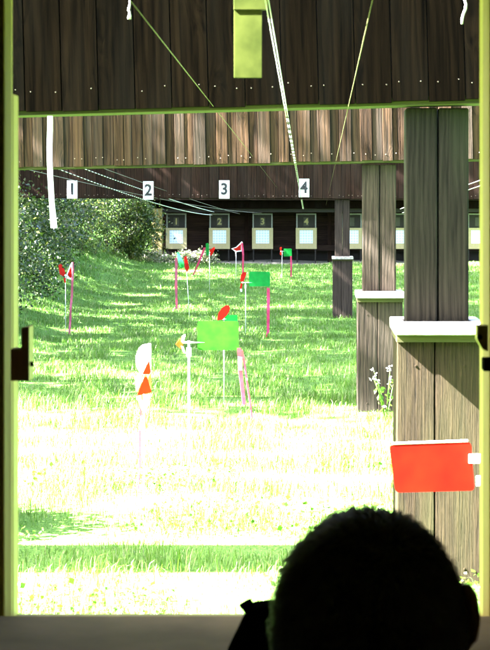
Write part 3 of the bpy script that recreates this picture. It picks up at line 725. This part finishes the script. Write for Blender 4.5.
# ---------------------------------------------------------------- shooter
HC = Vector((.056, 1.76, .953))
person = thing('person', 'person with short dark hair seen from behind, sitting at the bench in silhouette', 'person', (HC.x, 1.36, .05))
def remeshed(mb, name, mat, voxel, smooth_it, parent, off):
    o = mb.build('tmp_body', mat, None)
    md = o.modifiers.new('r', 'REMESH'); md.mode = 'VOXEL'; md.voxel_size = voxel; md.use_smooth_shade = True
    sm = o.modifiers.new('s', 'SMOOTH'); sm.iterations = smooth_it; sm.factor = .5
    dg = bpy.context.evaluated_depsgraph_get(); dg.update()
    me = bpy.data.meshes.new_from_object(o.evaluated_get(dg)); me.name = name
    bpy.data.objects.remove(o)
    me.transform(Matrix.Translation(-off)); n = bpy.data.objects.new(name, me); COL.objects.link(n); n.parent = parent
    return n
POFF = Vector(person.location)
def chain(mb, pts, rads, n=14):
    for i in range(len(pts)-1):
        a, b = Vector(pts[i]), Vector(pts[i+1]); mb.tube([a, b], [rads[i], rads[i+1]], n)
        mb.ball(a, rads[i], n)
    mb.ball(pts[-1], rads[-1], n)
X0 = HC.x
sh = {s: Vector((X0 + s*.18, 1.66, .765)) for s in (-1, 1)}
el = {s: Vector((X0 + s*.265, 1.50, .60)) for s in (-1, 1)}
wr = {s: Vector((X0 + s*.15, 1.70, .605)) for s in (-1, 1)}
hip = {s: Vector((X0 + s*.10, 1.36, .52)) for s in (-1, 1)}
kn = {s: Vector((X0 + s*.16, 1.80, .50)) for s in (-1, 1)}
an = {s: Vector((X0 + s*.16, 1.74, .12)) for s in (-1, 1)}
b = MB()
b.ball(HC, (.083, .098, .112), 28)                       # skull
b.ball(HC+Vector((0, .03, -.055)), (.062, .07, .075), 20)  # jaw
b.ball(HC+Vector((0, .098, -.03)), (.012, .018, .022), 12)  # nose
b.ball(HC+Vector((0, .093, -.066)), (.025, .010, .007), 12) # mouth
for s in (-1, 1):
    b.ball(HC+Vector((s*.032, .083, .0)), (.015, .012, .011), 12)   # eyes
    M = Matrix.Rotation(s*.45, 3, 'Z'); eo = .098 if s > 0 else .082
    b.ball(HC+Vector((s*eo, -.006, .018)), (.009, .023, .036), 16, M=M)   # ear
    b.ball(HC+Vector((s*.086, .002, -.02)), (.014, .012, .02), 12)
chain(b, [HC+Vector((0, -.02, -.09)), (X0, 1.66, .80)], [.055, .062])
chain(b, [(X0, 1.66, .76), (X0, 1.50, .66), (X0, 1.37, .54)], [.10, .115, .125])
for s in (-1, 1):
    chain(b, [(X0+s*.06, 1.65, .765), sh[s], el[s], wr[s]], [.075, .058, .042, .028])
    chain(b, [hip[s], kn[s], an[s]], [.095, .062, .042])
    chain(b, [an[s]+Vector((0, -.04, -.035)), an[s]+Vector((0, .17, -.045))], [.034, .026])
    # hand: palm and five unequal bent fingers resting on the bench
    pd = Vector((-s*.10, 1, 0)).normalized(); side = Vector((pd.y, -pd.x, 0))
    b.ball(wr[s]+pd*.045+Vector((0, 0, -.004)), (.036, .044, .014), 16)
    for q, (u, L) in enumerate(((-.03, .062), (-.010, .076), (.011, .071), (.031, .055))):
        f0 = wr[s]+pd*.075+side*u; f1 = f0+pd*L*.5+Vector((0, 0, .008)); f2 = f0+pd*L*.95+side*u*.3+Vector((0, 0, -.014))
        chain(b, [f0, f1, f2], [.0092, .0085, .0072], 10)
    tq = -s; t0 = wr[s]+pd*.03+side*(.03*tq); t1 = t0+pd*.03+side*(.03*tq); t2 = t1+pd*.032+side*(.006*tq)+Vector((0, 0, -.008))
    chain(b, [t0, t1, t2], [.012, .0105, .009], 10)
remeshed(b, 'body', M_SKIN, .0065, 2, person, POFF)
c = MB()
chain(c, [(X0, 1.665, .765), (X0, 1.50, .665), (X0, 1.37, .54)], [.112, .128, .135])
for s in (-1, 1): chain(c, [(X0+s*.06, 1.65, .765), sh[s], el[s], wr[s].lerp(el[s], .15)], [.086, .069, .053, .038])
remeshed(c, 'shirt', M_SHIRT, .012, 2, person, POFF)
c = MB()
for s in (-1, 1): chain(c, [(X0, 1.36, .53), hip[s], kn[s], an[s]], [.13, .108, .074, .056])
remeshed(c, 'trousers', M_TROUSERS, .014, 2, person, POFF)
for s in (-1, 1):
    c = MB(); chain(c, [an[s]+Vector((0, -.04, -.03)), an[s]+Vector((0, .18, -.04))], [.041, .034]); c.box(an[s]+Vector((-.04, -.08, -.068)), an[s]+Vector((.04, .21, -.05)))
    c.build('shoe', M_BLACK, person); COL.objects[-1].location = -POFF
# hair: a cap grown close to the skull plus many short strands
def hair():
    N = 15000
    u = rng.normal(size=(N*3, 3)); u /= np.linalg.norm(u, axis=1)[:, None]
    keep = (u[:, 2] > -.55 - .35*(u[:, 1] < -.2)) & ~((u[:, 1] > .55) & (u[:, 2] < .45)) & ~((np.abs(u[:, 0]) > .8) & (u[:, 2] < -.02) & (u[:, 1] > -.25))
    u = u[keep][:N]; N = len(u)
    rad = np.array([.0905, .105, .1165]); hc = np.array(HC - POFF)
    root = hc + u*rad*.985
    crown = np.array([.15, -.55, .83])
    flow = u*(u@crown)[:, None] - crown; flow /= np.linalg.norm(flow, axis=1)[:, None]+1e-6     # away from the crown whorl
    flow = flow + rng.normal(scale=.35, size=(N, 3)); flow -= u*np.sum(flow*u, 1)[:, None]; flow /= np.linalg.norm(flow, axis=1)[:, None]+1e-6
    L = rng.uniform(.022, .045, N)[:, None]; lift = rng.uniform(.25, .62, N)[:, None]*L*.35
    wild = (rng.random(N) < .015)[:, None]; lift = lift*(1+wild*.5)
    p = [root, root+flow*L*.35+u*lift*1.0, root+flow*L*.7+u*lift*1.25-u*L*.06, root+flow*L+u*lift*1.05-u*L*.16]
    side = np.cross(flow, u); wds = [.0009, .0009, .0007, .0002]
    vv = np.concatenate([np.stack([p[i]-side*wds[i], p[i]+side*wds[i]], 1) for i in range(4)], 1).reshape(-1, 3)
    b0 = np.arange(N)*8
    qs = np.concatenate([np.stack([b0+2*i, b0+2*i+1, b0+2*i+3, b0+2*i+2], 1) for i in range(3)])
    # scalp cap
    capv = []; capf = []; n1, n2 = 40, 22
    for i in range(n2+1):
        th = math.pi*.66*i/n2
        for kx in range(n1):
            ph = 2*math.pi*kx/n1
            fr = math.sin(ph); lim = .42 if fr > .5 else (.54 if fr > -.2 else .66)
            tt = th*lim/.66
            bump = 1+.012*math.sin(5*ph+3*tt)+.01*math.sin(9*ph-4*tt)
            capv.append([hc[0]+.091*bump*math.sin(tt)*math.cos(ph), hc[1]+.1045*bump*math.sin(tt)*math.sin(ph), hc[2]+.117*bump*math.cos(tt)])
    cf = []
    for i in range(n2):
        for kx in range(n1): cf.append((i*n1+kx, (i+1)*n1+kx, (i+1)*n1+(kx+1) % n1, i*n1+(kx+1) % n1))
    o0 = len(vv); vv = np.concatenate([vv, np.array(capv)]); qs = np.concatenate([qs, np.array(cf)+o0])
    fast_mesh('hair', vv, [qs], M_HAIR, person)
hair()
stool = thing('stool', 'wooden stool under the seated person', 'stool', (X0, 1.33, .05))
m = MB(); m.tube([(0, 0, .315), (0, 0, .35)], .17, 24); m.build('seat', M_ROOM, stool)
for a in range(4):
    ca, sa = math.cos(a*math.pi/2+.78), math.sin(a*math.pi/2+.78)
    m = MB(); m.tube([(ca*.17, sa*.17, 0), (ca*.12, sa*.12, .3145)], .016, 8); m.build('leg', M_ROOM, stool)

# ---------------------------------------------------------------- vegetation
SD = np.array(SUN)
# where sunbeams get through the crowns: (point, radius)
GAPS = []
def gap(px, py, d, r):
    p = at(px, py, d); GAPS.append((np.array(p), r))
for q in ((190, 255, 48.8, .5), (128, 218, 42, .45), (112, 224, 40, .35), (135, 238, 44, .35), (95, 215, 36, .25), (20, 222, 26, .25), (36, 250, 27, .22), (160, 240, 49.8, .35), (70, 230, 33, .22), (150, 255, 48, .3)): gap(*q)
for i in range(26):
    px = random.uniform(170, 480); py = 268 + 140*random.random()**1.3
    d = min(ground_hit(px, py), 49); GAPS.append((np.array(at(px, py, d)), random.uniform(.05, .17)*(1+(d > 30)*.5)))
for i in range(34):
    d = random.uniform(19, 50); x = -4.2 - .05*(d-19) - random.uniform(0, 1.8); GAPS.append((np.array((x, d, float(gz(x, d))+random.uniform(1.0, 2.1))), random.uniform(.08, .28)))
for i in range(6):
    d = random.uniform(13.5, 17); GAPS.append((np.array((random.uniform(-3.2, 1.7), d, -.1)), random.uniform(.1, .3)))

def leaves(c, size, flat=.0, aspect=.6):
    n = len(c)
    d = rng.normal(size=(n, 3)); d[:, 2] -= .3; d /= np.linalg.norm(d, axis=1)[:, None]
    u = rng.normal(size=(n, 3)); u[:, 2] += flat; s = np.cross(d, u); s /= np.linalg.norm(s, axis=1)[:, None]+1e-9
    L = (size*rng.uniform(.6, 1.3, n))[:, None]; W = L*aspect*.5
    nrm = np.cross(s, d)
    v = np.stack([c, c+d*L*.5+s*W-nrm*L*.08, c+d*L, c+d*L*.5-s*W-nrm*L*.08], 1).reshape(-1, 3)
    b0 = np.arange(n)*4
    return v, np.stack([b0, b0+1, b0+2, b0+3], 1)

def carve(c):
    keep = np.ones(len(c), bool)
    for p, r in GAPS:
        w_ = c - p; t = w_ @ SD; dist = np.linalg.norm(w_ - t[:, None]*SD, axis=1)
        keep &= ~((t < -.5) & (dist < r*rng.uniform(.75, 1.35, len(c))))
    return c[keep]

def crown_points(n, cen, rad, clumps, spread=.2):
    cc = rng.normal(size=(clumps, 3)); cc /= np.linalg.norm(cc, axis=1)[:, None]
    cc = cc*rng.uniform(.35, 1.0, clumps)[:, None]**.6*rad
    k = rng.integers(0, clumps, n)
    return cen + cc[k] + rng.normal(size=(n, 3))*rad*spread*rng.uniform(.5, 1.4, clumps)[k][:, None]

def tree(label, x, y, h, rx, nl, leaf=.2, group='trees beside the range', lowest=.28, carve_it=True):
    z0 = float(gz(x, y)); t = thing('tree', label, 'tree', (x, y, z0), 0, group)
    m = MB(); r0 = .03*h*.6
    tp = [Vector((.15*math.sin(i*1.7+x), .15*math.cos(i*1.3+y), h*.86*i/7-.2*(i == 0))) for i in range(8)]
    m.tube(tp, [r0*(1.25 if i == 0 else 1-.85*i/7) for i in range(8)], 10)
    for i in range(11):
        u = random.uniform(.3, .9); p = tp[int(u*7)]; a = random.uniform(0, 6.28); L = rx*random.uniform(.5, .95)*(1.15-u*.6)
        q = p+Vector((math.cos(a)*L*.5, math.sin(a)*L*.5, L*.25)); e = p+Vector((math.cos(a)*L, math.sin(a)*L, L*.55))
        m.tube([p, q, e], [r0*.38*(1.2-u), r0*.25*(1.2-u), r0*.08], 7)
    m.build('trunk', M_BARK, t, smooth=True)
    cen = np.array((0, 0, h*(1+lowest)/2)); rad = np.array((rx, rx*.95, h*(1-lowest)/2))
    c = crown_points(nl, cen, rad, 46)
    if carve_it: c = carve(c + np.array((x, y, z0))) - np.array((x, y, z0))
    v, q = leaves(c, leaf, .3)
    fast_mesh('crown', v, [q], M_TREELEAF, t)
    return t
tpos = [(-9.6, 13.6), (-9.2, 17.6), (-10.6, 21.5), (-9.2, 25.5), (-10.4, 30), (-9.5, 34.5), (-10.8, 39), (-9.8, 43.5), (-11, 48), (-9.5, 52.5)]
words = ['first', 'second', 'third', 'fourth', 'fifth', 'sixth', 'seventh', 'eighth', 'ninth', 'last']
for i, (x, y) in enumerate(tpos):
    tree('broadleaf tree, %s in the row on the left bank counted from the hut' % words[i], x, y, 13+random.uniform(-1, 1.2), 2.9 if i == 0 else 3.4, 19000, lowest=.13)
for i, (x, y, h) in enumerate(((7.4, 17.5, 11.5), (7.2, 24, 12), (7.8, 31, 12.5), (7.4, 38, 12), (7.9, 45, 12.5))):  # unseen row added to block the open sky on this side
    tree('broadleaf tree, %s in the row right of the lawn counted from the hut' % words[i], x, y, h, 3.7, 9000, .26, 'trees beside the range', .2, False)
for i, (x, y, h) in enumerate(((-12, 60, 12), (-6.5, 61, 11), (-1.5, 62, 12), (4, 61, 11), (9.5, 60, 12))):
    tree('broadleaf tree, %s from the left in the row behind the target shed' % words[i], x, y, h, 3.6, 7000, .28, 'trees behind the shed', .08, False)

def shrub(name, label, x, y, rx, rz, nl, leaf, mat, group, cat='shrub', clumps=30, aspect=.62):
    z0 = float(gz(x, y)); t = thing(name, label, cat, (x, y, z0-.05), 0, group)
    m = MB()
    for i in range(7):
        a = random.uniform(0, 6.28); L = rx*random.uniform(.4, .9)
        m.tube([(0, 0, 0), (math.cos(a)*L*.4, math.sin(a)*L*.4, rz*.8), (math.cos(a)*L, math.sin(a)*L, rz*random.uniform(.9, 1.6))], [.02*rz, .014*rz, .004], 6)
    m.build('stem', M_BARK, t, smooth=True)
    c = crown_points(nl, np.array((0, 0, rz)), np.array((rx, rx, rz)), clumps, .25)
    lo = -.0
    c = c[c[:, 2] > lo]
    v, q = leaves(c, leaf, .8, aspect)
    fast_mesh('foliage', v, [q], mat, t); return t
ORD = ['nearest', 'second', 'third', 'fourth', 'fifth', 'sixth', 'seventh', 'eighth', 'ninth', 'tenth', 'eleventh', 'twelfth', 'thirteenth', 'fourteenth', 'fifteenth', 'sixteenth', 'seventeenth', 'eighteenth', 'nineteenth', 'twentieth', 'twenty-first', 'twenty-second', 'twenty-third', 'twenty-fourth', 'twenty-fifth']
sp = [(-8.6, 20.5, 1.3, 1.6), (-8.9, 24.5, 1.4, 1.7), (-8.4, 29, 1.4, 1.6), (-9.0, 33.5, 1.5, 1.8), (-8.8, 38, 1.4, 1.7), (-9.3, 43, 1.5, 1.8), (-9.0, 47, 1.4, 1.7), (-5.3, 23.5, 1.1, .9), (-5.0, 26, 1.0, .8), (-6.2, 28, 1.3, 1.1), (-5.6, 30.5, 1.1, .9), (-6.6, 33, 1.3, 1.1), (-5.9, 35.5, 1.1, .8), (-7.2, 37.5, 1.4, 1.2), (-6.2, 40, 1.1, .8), (-6.9, 43, 1.4, 1.1), (-6.2, 46, 1.1, .9), (-7.4, 48.5, 1.4, 1.3), (-5.9, 50.5, 1.0, 1.1), (-6.8, 54, 1.6, 1.5), (-5.1, 52.5, 1.1, 1.0), (-4.9, 47.3, .7, .7), (-4.45, 23.5, .8, .6), (-4.9, 28.3, .8, .7), (-5.4, 33, .9, .7), (-5.6, 37.6, .9, .7), (-5.7, 43.2, .9, .7)]
sp.sort(key=lambda q: (q[0] > -8.2, q[1])); nb = sum(q[0] < -8.2 for q in sp)  # back row is unseen, added to keep low sun off the bank
for i, (x, y, rx, rz) in enumerate(sp):
    lab = ('tall dark shrub in the back row on the left bank, %s from the hut end' % ORD[i]) if i < nb else ('leafy shrub in the front row on the left bank, %s from the hut end' % ORD[i-nb])
    q_ = 1.0 if x < -8.2 else random.uniform(1.05, 1.4)
    shrub('shrub', lab, x, y, rx, rz*q_, int(6500*random.uniform(.7, 1.1)), random.choice((.045, .055, .065, .075)), random.choice((M_SHRUB, M_SHRUBY)), 'shrubs on the bank', clumps=random.choice((14, 22, 34)))
shrub('shrub', 'small rounded shrub growing beside the left end of the nearest baffle', -2.06, 7.68, .36, .44, 7000, .05, M_SHRUB, None)  # out of view, added only for its shadow on the grass
for i, (x, y, r_) in enumerate(((-3.62, 48.6, .45), (-3.05, 48.8, .36), (-4.5, 48.3, .4))):
    shrub('ground_plant', ['pale leafed low plant at the foot of the first target', 'pale leafed low plant right of the brightest clump by the targets', 'pale leafed low plant at the foot of the yellow shed post'][i],
          x, y, r_, .2, 1500, .07, M_PALELEAF, 'pale plants at the foot of the shed', 'plant', 14)
# small white flowered weed by the second pillar
def weed():
    p = at(386, 402, 11.9); t = thing('flowering_weed', 'white flowered weed at the right corner of the second pillar', 'weed', (p.x, p.y, float(gz(p.x, p.y))))
    m = MB(); tips = []
    for i in range(9):
        a = random.uniform(0, 6.28); L = random.uniform(.22, .40); e = Vector((math.cos(a)*.09+.0, math.sin(a)*.05, L)); tips.append(e)
        m.tube([(0, 0, -.02), e*.5+Vector((0, 0, .03)), e], [.003, .0025, .0015], 5)
    m.build('stem', M_GRASS, t, smooth=True)
    c = np.array([np.array(e)+rng.normal(scale=.012, size=3) for e in tips for _ in range(7)])
    v, q = leaves(c, .015, 0, .8); fast_mesh('blossom', v, [q], M_WBLADE, t)
    c = np.array([np.array(e)*random.uniform(.2, .8)+rng.normal(scale=.01, size=3) for e in tips for _ in range(5)])
    v, q = leaves(c, .04, 0, .5); fast_mesh('foliage', v, [q], M_GRASS, t)
weed()
# leaf litter / gravel strip in front of the shed
xs = np.linspace(-4.9, 6.3, 60); ys = np.linspace(48.9, 52, 10)
X, Y = np.meshgrid(xs, ys); e = .05*np.sin(X*3)*.5
Z = gz(X, Y)+.03-.04*sstep(.35, 0, (Y-48.9)+e*6)
v = np.stack([X, Y, Z], -1).reshape(-1, 3); i, j = np.meshgrid(np.arange(59), np.arange(9)); a = (j*60+i).ravel()
tag(fast_mesh('gravel_strip', v, [np.stack([a, a+1, a+61, a+60], -1)], M_GRAVEL), 'strip of pale gravel under the target shed', 'gravel', kind='structure')

def grass():
    KW = [(rng.uniform(2, 9)*math.cos(a), rng.uniform(2, 9)*math.sin(a), rng.uniform(0, 6)) for a in rng.uniform(0, 6.28, 14)]
    V = []; Q = []; T = []; o = 0
    bands = [(4.6, 8.5, 4200, .0030, .052, .5), (8.5, 14, 2600, .0042, .066, .6), (14, 24, 1800, .0048, .06, .9), (24, 36, 950, .0065, .062, 1.4), (36, 49.3, 520, .0095, .066, 1.8)]
    for d0_, d1, dens, wd, ht, mg in bands:
        a0 = 313/F*d1+mg; a1 = 177/F*d1+mg
        n = int((a0+a1)*(d1-d0_)*dens)
        y = rng.uniform(d0_, d1, n); x = rng.uniform(-a0, a1, n)
        keep = (x > -313/F*y-mg) & (x < 177/F*y+mg); x = x[keep]; y = y[keep]
        # tufts
        cl = np.clip(.5 + sum(np.sin(kx*x+ky*y+ph) for kx, ky, ph in KW)*.13, 0, 1); keep = rng.random(len(x)) < .45+.55*cl; x = x[keep]; y = y[keep]; cl = cl[keep]
        for px_, py_ in ((.47, 6.56), (.47, 12.36), (.47, 28.01)):
            k_ = ~((np.abs(x-px_) < .16) & (y > py_-.05) & (y < py_+.33)); x = x[k_]; y = y[k_]; cl = cl[k_]
        n = len(x); z = gz(x, y)-.006
        L = ht*rng.uniform(.45, 1.25, n)*(.7+.6*cl if d0_ > 14 else .35+1.3*cl); L = L*(1+1.6*sstep(.9, 2.2, (-2.75-.035*(y-14))-x)*(y > 14)*rng.random(n)); tall = rng.random(n) < (.04 if d0_ < 8 else .03)*cl; L = np.where(tall, L*rng.uniform(1.3, 2.1, n), L)
        L = np.where((y > 6.7) & (y < 7.06), L*(1+1.5*np.clip(np.sin(x*7.3+2*np.sin(x*3.1)), 0, 1)*rng.random(n)), L)
        az = rng.uniform(0, 2*np.pi, n); lean = rng.uniform(.15, .95, n)
        dx, dy = np.cos(az), np.sin(az); sx_, sy_ = -dy, dx
        W = wd*rng.uniform(.7, 1.3, n)*.5
        b = np.stack([x, y, z], 1); s = np.stack([sx_*W, sy_*W, np.zeros(n)], 1)
        mid = b + np.stack([dx*L*lean*.35, dy*L*lean*.35, L*.62], 1); tip = b + np.stack([dx*L*lean, dy*L*lean, L*(1-.35*lean)], 1)
        V.append(np.stack([b-s, b+s, mid+s*.8, mid-s*.8, tip], 1).reshape(-1, 3))
        i0 = o+np.arange(n)*5; Q.append(np.stack([i0, i0+1, i0+2, i0+3], 1)); T.append(np.stack([i0+3, i0+2, i0+4], 1)); o += n*5
    # clover leaves between the blades close to the hut
    n = 16000; x = rng.uniform(-2.2, 1.4, n); y = rng.uniform(4.8, 9.5, n)
    k_ = (np.sin(x*3.3+y*1.9)+np.sin(y*4.1-x*2.2)) > .2; x = x[k_]; y = y[k_]; n = len(x)
    c = np.stack([x, y, gz(x, y)+rng.uniform(.02, .055, n)], 1); v, q = leaves(c, .022, 2.5, .9); Q.append(q+o); V.append(v); o += len(v)
    g = fast_mesh('grass', np.concatenate(V), [np.concatenate(Q), np.concatenate(T)], M_GRASS)
    tag(g, 'green grass blades covering the lawn', 'grass', kind='stuff')
grass()
